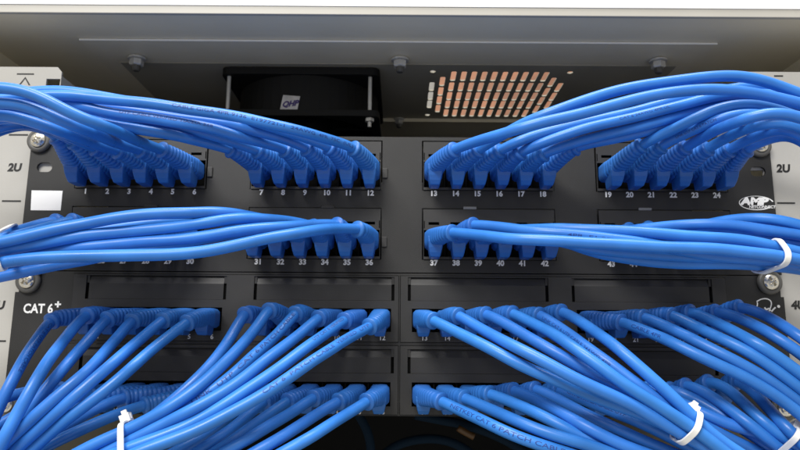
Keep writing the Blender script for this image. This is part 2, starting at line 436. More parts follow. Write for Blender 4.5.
# ---- lower panel
lo = empty('patch_bay', (0, 0, Z_BOT)); tag(lo, 'lower black patch panel with CAT 6 lettering on its left ear', 'patch bay')
ZC = zz(344)                                           # seam between its two rows
z_not = zz(294.5)
ear = 241.3
def mrect(h, r):
    x0, x1 = (-205, -.7) if h == 0 else (.7, 205)
    return (x0, x1, ZC+1.2, Z_GAP-1.6) if r == 0 else (x0, x1, Z_BOT+.8, ZC-1.2)
holes = []
for h in (0, 1):
    for r in (0, 1):
        x0, x1, z0, z1 = mrect(h, r); holes.append([(x0-.3,z0-.3),(x1+.3,z0-.3),(x1+.3,z1+.3),(x0-.3,z1+.3)])
out = [(-ear, Z_BOT), (ear, Z_BOT), (ear, z_not), (ear-1.9, z_not), (ear-1.9, Z_GAP), (-ear+2.2, Z_GAP), (-ear+2.2, z_not), (-ear, z_not)]
plate_xz(out, holes, 0, 1.6).build('plate', MT['black'], lo)
b = BM(); b.box(-225, 225, 1.7, 40, Z_BOT+.05, Z_BOT+1.3); b.build('folded_edge', MT['black'], lo)
for h in (0, 1):
    for r in (0, 1):
        x0, x1, z0, z1 = mrect(h, r)
        ys = (277.2, 285.0, 300.8) if r == 0 else (349.2, 357.5, 373.5)
        zp1, zp2, zp3 = zz(ys[0]), zz(ys[1]), zz(ys[2])
        hol = []
        g0 = 0 if h == 0 else 2
        pockets = []
        for g in (g0, g0+1):
            a, c_ = LG[g]-9.2, LG[g]+5*LP+8.6
            pockets.append((a, c_)); hol.append([(a, zp3), (c_, zp3), (c_, zp1), (a, zp1)])
            zc = PORT_Z[2+r]; hol.append([(LG[g]-6.6, zc-7.4), (LG[g]+5*LP+6.6, zc-7.4), (LG[g]+5*LP+6.6, zc+7.0), (LG[g]-6.6, zc+7.0)])
        mo = plate_xz([(x0,z0),(x1,z0),(x1,z1),(x0,z1)], hol, -.5, 1.2).build('port_module', MT['module'], lo)
        bb = BM(); bb.box(x0+.3, x1-.3, 11, 12.5, z0+.3, z1-.3); bb.build('module_back', MT['pit'], mo)
        for (a, c_) in pockets:
            bb = BM(); bb.box(a+.05, c_-.05, 1.3, 2.2, zp3-.2, zp1+.2); bb.build('strip_recess', MT['pit'], mo)
            bb = BM(); bb.box(a+1.9, c_-1.9, -.1, 1.2, zp3+.12, zp2)
            bb.add([(a+1.9, -.1, zp2+.02), (c_-1.9, -.1, zp2+.02), (c_-1.9, 1.2, zp1-.3), (a+1.9, 1.2, zp1-.3), (a+1.9, 1.2, zp2+.02), (c_-1.9, 1.2, zp2+.02)],
                   [(0,1,2,3),(0,4,5,1),(4,3,2,5),(0,3,4),(1,5,2)])
            bb.build('label_strip', MT['module'], mo)
            for q_ in (a+.95, c_-.95):
                bb = BM(); bb.box(q_-.85, q_+.85, .2, 1.2, zp2+.3, zp1-.1); bb.build('strip_clip', MT['module'], mo)
        bb = BM()
        for g in (g0, g0+1):
            for k in range(7):
                xm = LG[g]+(k-.5)*LP; bb.box(xm-.4, xm+.4, .8, 10.9, PORT_Z[2+r]-8, PORT_Z[2+r]+7.2)
            bb.box(LG[g]-8, LG[g]+5*LP+8, 1.3, 10.9, PORT_Z[2+r]+7.3, PORT_Z[2+r]+8.3)
        bb.build('jack_walls', MT['pit'], mo)
for num in range(1, 49):
    r = 2 + (num-1)//24
    tb = BM(); text_on_panel(tb, str(num), lx(num)+1.2, NUM_Z[r]+.0, 4.0, .58, bold=.02)
    tb.build('port_number', MT['white_ink'], lo, origin=(lx(num), 0, NUM_Z[r]))
p = at(40.5, 309, .06); b = BM(); text_on_panel(b, 'CAT 6', p.x-1.5, p.z, 8.0, .06, bold=.03, sx=.84)
text_on_panel(b, '+', p.x+10.6, p.z+2.6, 7.0, .06, bold=.04); b.build('lettering', MT['white_ink'], lo)
# script emblem on the right ear
def ribbon(B, pts, w, t):
    P = [at(x, y, t) for x, y in pts]; vs = []; fs = []
    for i, q_ in enumerate(P):
        d = (P[min(i+1, len(P)-1)] - P[max(i-1, 0)]).normalized(); nrm = Vector((-d.z, 0, d.x))
        vs += [tuple(q_ + nrm*w/2), tuple(q_ - nrm*w/2)]
    for i in range(len(P)-1): fs.append((2*i, 2*i+1, 2*i+3, 2*i+2))
    B.add(vs, fs)
b = BM()
def arc(pts, n=6):
    P = [Vector((x, y, 0)) for x, y in pts]; out = []
    for i in range(len(P)-1):
        p0, p1, p2, p3 = P[max(i-1,0)], P[i], P[i+1], P[min(i+2,len(P)-1)]
        for k in range(n):
            u = k/n; q_ = .5*((2*p1)+(p2-p0)*u+(2*p0-5*p1+4*p2-p3)*u*u+(3*p1-p0-3*p2+p3)*u**3); out.append((q_.x, q_.y))
    out.append((P[-1].x, P[-1].y)); return out
ribbon(b, arc([(756.6, 301.6), (761, 299.3), (766, 298.7), (770, 300.3), (771.4, 303.5), (770.5, 307.6), (769, 311)]), .75, .08)
ribbon(b, arc([(757.2, 302.2), (757.5, 304), (757, 306.5)]), .7, .1)
ribbon(b, arc([(764.5, 307.4), (766.5, 309.4), (769, 308.6), (770.6, 311)]), 1.0, .12)
ribbon(b, arc([(771.5, 311.6), (773.5, 309.2), (775.6, 307.3)]), .95, .12)
q = at(778.6, 306.4, .08); b.lathe([(.95, 0), (.95, .05)], q, (0, -1, 0), 14)
b.build('emblem', MT['white_ink'], lo)
screw_at(29, 281, .2, lo); screw_at(768.8, 282.4, .2, lo); screw_at(783.5, 408, .2, lo); screw_at(7.5, 404, .2, lo)

# ------------------------------------------------------------------ cables
# each: row, port -> waypoints (photo px, first one is the end of the ribbed boot), distance in front of panel half-way and at the end
C = {}
def cb(row, n, pts, tm=72, te=100, tr=38): C[(row, n)] = (pts, tm, te, tr)
# row 0 left
cb(0,1,[(56,136),(45,126),(28,120),(8,124),(-25,140)],58,80)
cb(0,2,[(74,142),(60,133),(45,124),(25,119),(0,124),(-30,138)],64,88)
cb(0,3,[(93,148),(76,140),(55,129),(38,119),(18,114),(0,116),(-30,126)],70,94)
cb(0,4,[(116,150),(98,146),(80,139),(60,131),(40,122),(20,114),(0,111),(-30,118)],80,108)
cb(0,5,[(138,149),(120,145),(100,137),(80,129),(60,119),(40,109),(20,101),(0,98.5),(-30,104)],86,114)
cb(0,6,[(162,149),(150,146),(130,138),(110,130),(90,121),(75,114),(60,106),(45,96),(30,88.5),(15,84.5),(0,84),(-30,89)],92,118)
cb(0,7,[(230,150),(215,144.5),(198,138),(168,131.5),(140,129),(110,125),(80,118),(50,113),(10,112),(-30,116)],66,70)
cb(0,8,[(257,151),(240,144),(215,137),(180,129),(140,122),(100,116),(60,112),(20,110),(-30,112)],58,66)
cb(0,9,[(283,149),(262,141),(240,134),(200,126),(160,119),(120,114),(90,108),(60,102),(20,100),(-30,104)],72,74)
cb(0,10,[(306,147),(288,139),(262,131),(230,124),(190,118),(150,112),(110,108),(80,103),(50,98),(10,96),(-30,99)],66,64)
cb(0,11,[(328,146),(310,139),(285,131),(255,124),(220,117),(180,109),(140,103.5),(105,97),(80,92),(50,89.5),(15,92),(-30,99)],64,62)
cb(0,12,[(352,147),(332,139.5),(302,131.5),(270,124.5),(240,117.5),(200,109.5),(165,105),(130,102.5),(95,97.5),(70,94),(45,94),(10,98),(-30,104)],78,76)
# row 0 right
cb(0,13,[(455,150),(480,140),(500,135),(520,129),(545,121),(580,113),(620,103),(650,95.5),(685,90),(720,88),(760,92),(800,102),(845,118)],86,88)
cb(0,14,[(478,150),(495,139),(520,124),(545,114),(580,101),(620,90),(660,81.5),(700,76),(735,74.8),(760,78.5),(785,86),(800,92),(845,112)],80,84)
cb(0,15,[(501,149),(520,141),(545,132),(575,125),(605,119),(640,111),(675,101),(710,91),(745,84),(790,90),(840,112)],54,52)
cb(0,16,[(521,152),(540,142.5),(560,134.5),(585,127),(610,122),(640,117.5),(662,111),(685,103),(710,95),(745,91),(800,99),(845,118)],58,54)
cb(0,17,[(544,153),(562,146),(590,138),(625,131),(655,124.5),(685,115),(710,106),(745,98),(800,108),(845,126)],52,50)
cb(0,18,[(578,147),(602,141),(635,134),(665,127),(700,118),(735,109),(770,106),(805,114),(840,130)],48,50)
cb(0,19,[(641,145),(660,135),(680,125.5),(700,114.5),(720,105.5),(740,100.5),(760,102),(785,110),(815,124),(850,144)],68,70)
cb(0,20,[(662,146),(680,135.5),(700,125.5),(720,115.5),(742,110),(765,112),(790,121),(815,133),(850,152)],70,72)
cb(0,21,[(686,147),(702,137.5),(720,127),(740,117),(760,110),(780,109),(800,114),(825,126),(855,146)],92,104)
cb(0,22,[(709,147),(730,134.5),(750,125),(768,119.5),(785,118.5),(805,125),(830,140),(855,160)],78,84)
cb(0,23,[(731,148.5),(750,137),(770,127),(785,122),(800,128),(820,142),(845,165)],74,80)
cb(0,24,[(748,149),(762,139),(777,131),(790,129),(806,138),(825,155),(845,180)],64,72)
# row 1 left
cb(1,25,[(54,221),(40,224),(20,229.5),(0,236),(-35,248)],60,90)
cb(1,26,[(69,220.5),(55,226),(30,233.5),(0,243),(-35,253)],66,92)
cb(1,27,[(92,228),(70,236),(40,243),(0,251),(-35,260)],56,82)
cb(1,28,[(115,229),(90,240),(50,250),(0,259),(-35,266)],54,80)
cb(1,29,[(138,230),(115,240),(70,252),(20,266),(-35,279)],52,80)
cb(1,30,[(160,231),(140,240),(100,250),(50,260),(0,268),(-35,276)],50,78)
cb(1,31,[(243,233),(220,236),(180,243),(140,248),(100,256),(70,262),(40,269),(0,277),(-35,284)],62,92)
cb(1,32,[(266,228),(240,222),(210,220),(180,221),(140,223),(100,228),(60,236),(0,246),(-35,252)],64,94)
cb(1,33,[(289,226),(268,220),(245,215.5),(220,212),(195,211),(165,211.5),(140,213.5),(115,217),(90,223),(60,231.5),(30,239),(0,245),(-35,252)],84,112)
cb(1,34,[(312,226),(290,220.5),(262,217.5),(235,218.5),(205,222),(175,226),(140,229.5),(100,233.5),(60,240),(20,245.5),(0,249),(-35,256)],80,116)
cb(1,35,[(337,224),(310,224.5),(280,227),(250,230.5),(220,234),(180,239),(140,242.5),(100,246),(60,249.5),(20,253.5),(0,256),(-35,262)],80,110)
cb(1,36,[(358,228.5),(340,228),(320,229),(300,233),(270,239),(240,245),(200,251.5),(160,255.5),(120,256.5),(80,256.5),(40,257.5),(0,261),(-35,267)],84,120)
# row 1 right
cb(1,37,[(453,233),(470,234),(490,236),(512,238.5),(540,241.5),(580,243),(620,244.5),(660,245.5),(700,248),(740,251.5),(790,258),(840,268)],84,106)
cb(1,38,[(474,225),(490,226),(512,228),(540,231.5),(570,235),(600,238),(640,242),(680,250),(720,256),(760,259.5),(800,264),(840,274)],76,98)
cb(1,39,[(500,230.5),(525,229.5),(555,229),(590,230),(625,231.5),(660,233),(700,235.5),(740,239),(765,243.5),(800,252),(840,263)],72,106)
cb(1,40,[(524,232),(550,240),(585,248),(620,252),(650,254),(690,257),(740,260),(785,262.5),(840,271)],66,96)
cb(1,41,[(548,235),(572,246),(600,255),(630,259.5),(660,262.5),(700,264),(745,264),(785,264.5),(840,276)],64,92)
cb(1,42,[(571,237),(590,247),(615,255),(645,259),(680,261.5),(720,263.5),(765,262),(800,266),(840,280)],56,84)
cb(1,43,[(631,230),(652,227.5),(680,224.5),(705,223.5),(735,225.5),(765,229),(800,234.5),(845,244)],66,84)
cb(1,44,[(650,228),(678,228),(705,229),(735,234),(765,238),(800,243),(845,250)],60,78)
cb(1,45,[(674,229),(700,233),(730,239),(765,245),(800,250),(845,257)],54,72)
cb(1,46,[(699,226),(718,221),(742,216.5),(765,216),(785,219),(805,225),(845,238)],64,84)
cb(1,47,[(720,226),(742,223.5),(770,224),(800,230),(845,243)],56,74)
cb(1,48,[(742,229),(765,228),(800,236),(845,248)],48,70)
# row 2 left
cb(2,1,[(51,321),(40,334),(28,351),(18,369),(8,388),(-2,408),(-16,440)],62,92)
cb(2,2,[(86,314.5),(75,325),(62,342),(48,361),(37,380),(27,398),(16,420),(6,440),(-10,468)],76,118)
cb(2,3,[(106,319),(95,332),(79,350),(62,370),(46,388),(33,404),(20,422),(4,442),(-14,466)],64,104)
cb(2,4,[(132,321),(122,333),(105,352),(88,369),(68,387),(45,408),(21,429),(4,444),(-18,466)],74,120)
cb(2,5,[(161,320),(148,333),(130,347.5),(110,366),(90,384),(66,404),(40,426),(20,444),(-2,464)],70,118)
cb(2,6,[(186,324),(172,333.5),(152,348),(132,366.5),(112,385),(88,404.5),(66,422),(44,440),(18,462)],66,112)
cb(2,7,[(245,314),(238,324),(230,340),(216,358),(206,371),(192,387),(174,403),(152,420),(130,435),(108,448),(85,462)],70,106)
cb(2,8,[(268,310.5),(260,324),(246,341),(230,359),(212,378),(192,397),(168,414),(145,427),(122,437),(98,445),(70,458)],76,108)
cb(2,9,[(296,313.5),(284,328),(268,344),(250,360),(230,378),(205,395.5),(176,413.5),(150,428),(125,440),(92,451),(60,463)],72,110)
cb(2,10,[(319,318),(306,329),(288,344),(265,362),(242,380),(212,399),(178,418),(150,432),(126,444),(100,456),(80,468)],74,114)
cb(2,11,[(344,320),(328,332),(305,349),(280,369),(252,388),(222,407),(185,426),(155,438),(128,448),(95,462)],76,114)
cb(2,12,[(368,327),(346,339),(322,355),(295,374),(265,394),(232,413.5),(198,430),(168,439),(140,448),(105,462)],78,116)
# row 2 right
cb(2,13,[(434,321),(455,331),(480,345),(505,357),(530,369),(556,380),(584,392),(612,403),(640,414),(672,427),(700,442),(725,458)],72,106)
cb(2,14,[(459,316),(476,326),(500,338),(520,349.5),(545,363),(572,378),(600,391),(630,404),(656,418),(678,429),(702,442),(725,458)],80,118)
cb(2,15,[(487,314),(500,320),(520,331.5),(548,348),(578,365),(604,378.5),(632,392),(658,406),(680,420),(705,436),(730,455)],70,104)
cb(2,16,[(513,314),(530,322),(555,335),(580,351),(604,367),(628,386),(652,401.5),(676,418),(700,434),(728,456)],80,120)
cb(2,17,[(540,315.5),(556,325),(580,341),(602,358),(622,374),(640,388),(660,402.5),(682,416),(706,431),(735,455)],74,110)
cb(2,18,[(562,312),(580,320),(600,334),(620,350),(638,366),(653,381),(672,399),(688,414),(706,430),(728,446),(755,466)],78,118)
cb(2,19,[(623,322),(640,328.5),(660,337),(680,346),(705,357),(728,368),(752,380),(775,394),(797,410),(825,436)],72,96)
cb(2,20,[(645,317.5),(662,324.5),(690,337.5),(718,350),(742,362),(764,375),(784,390),(805,408),(830,432)],70,94)
cb(2,21,[(671,315.5),(690,323.5),(712,334),(736,346),(760,359),(780,372),(800,387),(830,412)],70,96)
cb(2,22,[(693,312),(712,320),(738,332),(760,343.5),(780,356.5),(800,371),(835,398)],72,98)
cb(2,23,[(718,311),(738,316),(758,324),(778,337),(800,353.5),(835,382)],68,92)
cb(2,24,[(740,307.5),(760,311.5),(780,321),(800,335.5),(835,364)],70,94)
# row 3 left
cb(3,25,[(58,390),(40,388),(20,390),(2,396),(-25,408)],58,76)
cb(3,26,[(78,394),(55,396),(30,405),(8,418),(-20,435)],56,76)
cb(3,27,[(90,396),(70,400),(45,414),(15,436),(-10,455)],56,78)
cb(3,28,[(104,397),(85,403),(62,416),(35,436),(5,458)],56,80)
cb(3,29,[(121,398),(104,404),(84,413.5),(62,427),(35,446),(10,464)],62,84)
cb(3,30,[(143,405.5),(120,413),(96,422.5),(70,434),(48,445),(20,460)],64,88)
cb(3,31,[(240,406),(228,418),(212,432),(195,443),(172,454),(150,464)],60,84)
cb(3,32,[(264,402),(252,412),(238,424),(220,439),(200,454),(180,467)],66,92)
cb(3,33,[(287,401),(270,413.5),(250,428),(232,441),(208,456),(190,468)],66,92)
cb(3,34,[(311,399),(296,410),(276,422.5),(250,438.5),(225,452),(200,465)],68,96)
cb(3,35,[(338,401),(320,412),(298,427),(276,441.5),(255,453),(230,467)],70,98)
cb(3,36,[(367,402),(350,413),(328,426.5),(306,439.5),(285,451),(255,467)],72,100)
# row 3 right
cb(3,37,[(442,402),(460,410.5),(480,420),(500,429),(520,437),(545,446),(575,456),(610,470)],72,98)
cb(3,38,[(465,397.5),(490,409),(520,422),(548,433.5),(575,442),(600,450),(640,466)],72,100)
cb(3,39,[(490,393.5),(515,403),(540,414.5),(562,427),(585,437),(612,448),(650,464)],70,96)
cb(3,40,[(514,390.5),(535,399),(560,413),(588,430),(618,443),(645,454),(680,468)],72,100)
cb(3,41,[(537,389),(556,398),(582,413),(610,426.5),(638,438),(665,449),(700,464)],66,96)
cb(3,42,[(558,389),(575,396.5),(602,406.5),(632,419),(662,433),(690,447),(722,464)],66,96)
cb(3,43,[(622,389),(645,398),(672,411),(700,425),(728,438),(758,450),(790,464)],52,78)
cb(3,44,[(648,389),(672,398),(704,413.5),(730,426),(760,437),(790,448),(830,464)],56,82)
cb(3,45,[(674,390),(692,396),(712,407),(736,422),(762,438),(795,455),(830,470)],58,80)
cb(3,46,[(688,384.5),(704,390),(722,402),(738,416),(756,431),(778,445),(810,462)],64,86)
cb(3,47,[(711,380.5),(727,385.5),(743,402),(760,421),(777,435),(797,447),(830,462)],66,88)
cb(3,48,[(736,380.5),(750,386.5),(764,402),(777,420),(789,434),(803,449),(825,468)],68,90)

R_C = 3.03
def catmull(P, step=2.0):
    """centripetal-ish spline through 3D points, resampled evenly"""
    P = [np.array(p, float) for p in P]
    P = [2*P[0]-P[1]] + P + [2*P[-1]-P[-2]]
    out = []
    for i in range(1, len(P)-2):
        p0, p1, p2, p3 = P[i-1:i+3]
        t0 = 0; t1 = t0+np.linalg.norm(p1-p0)**.5; t2 = t1+np.linalg.norm(p2-p1)**.5; t3 = t2+np.linalg.norm(p3-p2)**.5
        for u in np.linspace(t1, t2, 16, endpoint=False):
            A1 = (t1-u)/(t1-t0)*p0+(u-t0)/(t1-t0)*p1; A2 = (t2-u)/(t2-t1)*p1+(u-t1)/(t2-t1)*p2; A3 = (t3-u)/(t3-t2)*p2+(u-t2)/(t3-t2)*p3
            B1 = (t2-u)/(t2-t0)*A1+(u-t0)/(t2-t0)*A2; B2 = (t3-u)/(t3-t1)*A2+(u-t1)/(t3-t1)*A3
            out.append((t2-u)/(t2-t1)*B1+(u-t1)/(t2-t1)*B2)
    out.append(P[-2]); out = np.array(out)
    L = np.concatenate([[0], np.cumsum(np.linalg.norm(np.diff(out, axis=0), axis=1))])
    n = max(8, int(L[-1]/step)); s = np.linspace(0, L[-1], n)
    return np.stack([np.interp(s, L, out[:, k]) for k in range(3)], 1)
def smooth_path(P, pin, it=6):
    P = P.copy()
    for _ in range(it):
        Q = P.copy(); Q[1:-1] = .25*P[:-2]+.5*P[1:-1]+.25*P[2:]
        Q[:pin] = P[:pin]; Q[-1] = P[-1]; P = Q
    return P
PATH = {}
for (row, n), (pts, tm, te, tr) in C.items():
    te = tm+(te-tm)*.4; tm = tm-4; te = te-4
    px = ux(n) if row < 2 else lx(n); pz = PORT_Z[row]
    ring = at(pts[0][0]+rng.uniform(-.9, .9), pts[0][1]+rng.uniform(-.8, .8), tr+rng.uniform(-1.2, 1.2))
    P3 = [(px, 2, pz), (px, -16, pz)]
    P3.append(tuple(ring))
    # depth along the way: the cable swings out from the boot, then settles towards the side
    acc = 0; Ls = [0]
    for i in range(1, len(pts)): acc += math.dist(pts[i], pts[i-1]); Ls.append(acc)
    for i in range(1, len(pts)):
        a = min(1, Ls[i]/75); a = a*a*(3-2*a); b_ = min(1, Ls[i]/(.62*acc)); b_ = b_*b_*(3-2*b_)
        t = (tr+4) + (tm-tr-4)*a + (te-tm)*b_*a
        P3.append(tuple(at(*pts[i], t)))
    e = Vector(P3[-1]) + (Vector(P3[-1])-Vector(P3[-2])).normalized()*35     # runs on beyond the frame towards the cable manager
    P3.append(tuple(e))
    Pth = catmull(P3)
    ir = int(np.argmin(np.linalg.norm(Pth-np.array(ring), axis=1)))
    Pth = smooth_path(Pth, ir-1, 10)
    # slack: every cable keeps a slight wander of its own
    s_ = np.arange(len(Pth))*2.0; fade = np.clip((s_-s_[min(ir+3, len(s_)-1)])/40, 0, 1)
    for ax_ in (0, 2):
        wob = sum(a*np.sin(2*np.pi*s_/l+rng.uniform(0, 6.28)) for a, l in ((.55, rng.uniform(70, 110)), (.28, rng.uniform(38, 60))))
        Pth[:, ax_] += wob*fade
    PATH[(row, n)] = [Pth, ir]

# let the cables rest on one another: neighbours that overlap are eased apart, mostly in depth
keys = list(PATH)
off = np.cumsum([0]+[len(PATH[k][0]) for k in keys])
N = off[-1]
P = np.concatenate([PATH[k][0] for k in keys]); cid = np.concatenate([[i]*len(PATH[k][0]) for i, k in enumerate(keys)])
loc = np.concatenate([np.arange(len(PATH[k][0])) for k in keys]); irs = np.array([PATH[k][1] for k in keys])[cid]
fixed = loc <= irs+1
rad = np.where(fixed, 5.0, R_C)
rad = np.where(fixed & (loc < irs-14), 5.8, rad)
camv = np.array(CAM)
P0 = P.copy()
for it in range(60):
    kd = KDTree(N)
    for i in range(N): kd.insert(P[i], i)
    kd.balance()
    mv = np.zeros((N, 3)); cnt = np.zeros(N)
    U = (P-camv); dep = np.linalg.norm(U, axis=1); U /= dep[:, None]
    for i in range(N):
        if fixed[i]: continue
        ci = cid[i]; best = {}
        for (co, j, d) in kd.find_range(P[i], rad[i]+5.9):
            cj = cid[j]
            if cj != ci and d < rad[i]+rad[j]+.1 and (cj not in best or d < best[cj][1]): best[cj] = (j, d)
        for cj, (j, d) in best.items():
            need = (rad[i]+rad[j])*.96
            v = P[i]-P[j]; dd = float(v @ U[i]); lat = v-dd*U[i]; ll = float(np.linalg.norm(lat))
            req = math.sqrt(max(need*need-ll*ll, 0))
            sgn = -1 if (dd < 0 or (dd == 0 and ci > cj)) else 1
            push = (req-abs(dd))*sgn
            if fixed[j]: sgn = -1; push = -(req+dd) if dd > -req else 0
            w_ = .9 if fixed[j] else .45
            mv[i] += U[i]*push*w_*.8
            if ll > 1e-3: mv[i] += lat/ll*(need-d)*.16
            cnt[i] += 1
    nz = cnt > 0
    mv[nz] /= np.sqrt(cnt[nz])[:, None]
    P += np.clip(mv, -1.6, 1.6)
    for a, k in enumerate(keys):
        s, e = off[a], off[a+1]; Q = P[s:e]; ir = PATH[k][1]
        for _ in range(4 if it < 50 else 2):
            dQ = Q-P0[s:e]
            dS = dQ.copy(); dS[1:-1] = .25*dQ[:-2]+.5*dQ[1:-1]+.25*dQ[2:]; dS[:ir+2] = 0
            Q = P0[s:e]+dS
        # hold a gentle curve
        Q2 = smooth_path(Q, ir+1, 2); Q = Q2
        P[s:e] = Q
import os
if os.environ.get('DBG'):
    for a, k in enumerate(keys): print('T', k, np.round(-P[off[a]:off[a+1]:12, 1]).astype(int), np.round(np.abs(P-P0)[off[a]:off[a+1]].max(0), 1))
for a, k in enumerate(keys): PATH[k][0] = P[off[a]:off[a+1]].copy()

def frames(P):
    T = np.gradient(P, axis=0); T /= np.linalg.norm(T, axis=1)[:, None]
    n = np.cross(T[0], [0, 0, 1.0]); n /= np.linalg.norm(n); Ns = [n]
    for i in range(1, len(P)):
        n = Ns[-1]-T[i]*(Ns[-1] @ T[i]); n /= np.linalg.norm(n); Ns.append(n)
    Ns = np.array(Ns); return T, Ns, np.cross(T, Ns)
def tube(P, rads, n=14, power=None):
    T, A, Bn = frames(P); B = BM(); vs = []; fs = []
    for i in range(len(P)):
        pw = 2.0 if power is None else power[i]
        for k in range(n):
            a = 2*math.pi*k/n; c, s = math.cos(a), math.sin(a)
            m = (abs(c)**pw+abs(s)**pw)**(-1/pw)
            vs.append(P[i]+(A[i]*c+Bn[i]*s)*m*rads[i])
    for i in range(len(P)-1):
        for k in range(n): fs.append((i*n+k, i*n+(k+1) % n, (i+1)*n+(k+1) % n, (i+1)*n+k))
    fs.append(tuple(reversed(range(n)))); fs.append(tuple((len(P)-1)*n+k for k in range(n)))
    B.add(vs, fs); return B

ORD = ['first', 'second', 'third', 'fourth', 'fifth', 'sixth']
GRP = ['far left', 'centre left', 'centre right', 'far right']
PRINT = {  # key: (text, photo x where it starts, x where it ends, turn about the cable in degrees)
    (0,12): ('CABLE GIGA 4PR 9136  E197721-1  24AWG  4PR  75C  (UL)', 172, 356, 18, 3.0),
    (0,9): ('UTP CABLE VERIFIED TIA/EIA 568', 120, 214, 28, 2.6),
    (0,16): ('CAT 6 24AWG 4PR UL', 618, 668, 20, 2.4),
    (0,20): ('LINK UTP CAT 6 PATCH', 676, 716, 10, 2.6),
    (1,38): ('4PR  E1 97721-1', 566, 632, -5, 2.6),
    (2,1): ('CAT 6 UTP PATCH CABLE', 49, 16, 20, 3.0),
    (2,9): ('LINK  UTP  CAT 6 PATCH CABLE', 194, 296, 12, 3.2),
    (2,11): ('UTP CAT 6 VERIFIED', 312, 342, 25, 2.8),
    (2,12): ('CAT 6  PATCH CABLE  VERIFIED  UTP', 262, 366, 20, 2.9),
    (2,17): ('LINK CAT 6 UTP CABLE 24AWG 4PR', 545, 612, -12, 2.8),
    (2,19): ('CABLE 4PR', 634, 664, 0, 3.2),
    (3,37): ('NETKEY CAT 6 PATCH CABLE  PVC', 452, 588, 4, 3.5),
    (3,42): ('CAT 6 PATCH CABLE UTP', 570, 626, 12, 2.8),
}
def project(p):
    v = Vector(p)-CAM; d = v.dot(fw); return 400+F_PX*v.dot(RIGHT)/d, 225-F_PX*v.dot(UP)/d
def wrap_text(P, ir, spec):
    s_, xa, xb, tilt, size = spec
    L = np.concatenate([[0], np.cumsum(np.linalg.norm(np.diff(P, axis=0), axis=1))])
    xs = np.array([project(p)[0] for p in P])
    idx = np.arange(ir+1, len(P))
    ia = idx[np.argmin(abs(xs[idx]-xa))]; ib = idx[np.argmin(abs(xs[idx]-xb))]
    sa, sb = L[ia], L[ib]; d = 1 if sb > sa else -1
    v, f = text_geo(s_, size*.88, 0.004, 0, 'LEFT', 1)
    wd = max(a for a, _ in v); k = abs(sb-sa)/wd
    T, _, _ = frames(P); vs = []
    for (a, b_) in v:
        s = sa + d*a*k
        c = np.array([np.interp(s, L, P[:, q_]) for q_ in range(3)]); tt = np.array([np.interp(s, L, T[:, q_]) for q_ in range(3)]); tt /= np.linalg.norm(tt)
        view = camv-c; nrm = view-tt*(view @ tt); nrm /= np.linalg.norm(nrm)
        up = np.cross(nrm, tt*d)                      # reading direction tt*d, normal towards the reader
        ang = b_/R_C + math.radians(tilt)
        vs.append(c+(nrm*math.cos(ang)+up*math.sin(ang))*(R_C+.05))
    B = BM(); B.add(vs, f); return B

for (row, n) in keys:
    Pth, ir = PATH[(row, n)]
    g, k = divmod((n-1) % 24, 6)
    px = ux(n) if row < 2 else lx(n); pz = PORT_Z[row]
    o = empty('patch_cable', (px, 0, pz))
    ROWN = ['top row', 'second row', 'row under the CAT 6 lettering', 'lowest row'][row]
    if (row, n) in PRINT: lab = f'blue printed cable, {ORD[k]} from left of {GRP[g]} six, {ROWN}'
    else: lab = f'blue cable, {ORD[k]} from left of {GRP[g]} six, {ROWN}'
    tag(o, lab, 'patch cable', ['cables of the top row', 'cables of the second row', 'cables of the third row', 'cables of the lowest row'][row])
    org = (px, 0, pz)
    j0 = max(ir-6, 1)
    J = tube(Pth[j0:], [R_C]*(len(Pth)-j0), 16)
    jo = J.build('jacket', MT['cable'], o, smooth=True, origin=org)
    # ribbed strain-relief boot
    L = np.concatenate([[0], np.cumsum(np.linalg.norm(np.diff(Pth, axis=0), axis=1))])
    L1 = L[ir]; L0 = 4.0
    S = np.arange(L0, L1+.01, .42); BP = np.stack([np.interp(S, L, Pth[:, q_]) for q_ in range(3)], 1)
    rr = []; pw = []
    rib0 = 15.0
    for s in S:
        u = (s-L0)/(L1-L0); base = 5.9-1.4*min(1, max(0, (s-12)/(L1-12)))
        if s > rib0 and s < L1-2.4:
            ph = ((s-rib0) % 2.5)/2.5
            base -= .42*(.5-.5*math.cos(2*math.pi*ph))**1.5
        if s > L1-1.9: base += .48
        if s > L1-.6: base -= .5*(s-(L1-.6))/.6
        rr.append(base); pw.append(2.2+2.6*(1-min(1, max(0, (s-12)/(L1-16)))))
    BO = tube(BP, rr, 20, pw).build('boot', MT['boot'], o, smooth=True, origin=org)
    # latch cover hanging in front of the port
    tb = BM()
    prof = [(0.5, -22.2, -13.0, 4.6), (-3.0, -22.4, -8.0, 4.45), (-6.5, -21.4, -7.5, 4.1), (-9.4, -19.8, -6.5, 3.55), (-12.0, -17.6, -6.0, 2.9)]
    vs = []; fs = []
    if row >= 2: prof = [(z*.86, a, b_, w_) for z, a, b_, w_ in prof]
    for dz, y0, y1, w_ in prof:
        vs += [(px-w_, y1, pz+dz), (px-w_, y0, pz+dz), (px+w_, y0, pz+dz), (px+w_, y1, pz+dz)]
    for i in range(len(prof)-1):
        for q_ in range(4): fs.append((4*i+q_, 4*i+(q_+1) % 4, 4*i+4+(q_+1) % 4, 4*i+4+q_))
    fs += [(0,1,2,3), tuple(4*(len(prof)-1)+q_ for q_ in (3,2,1,0))]
    tb.add(vs, fs); tb.build('latch_cover', MT['boot'], o, bevel=.7, origin=org, seg=3)
    if (row, n) in PRINT: wrap_text(Pth, ir, PRINT[(row, n)]).build('printing', MT['ink'], jo, origin=org)

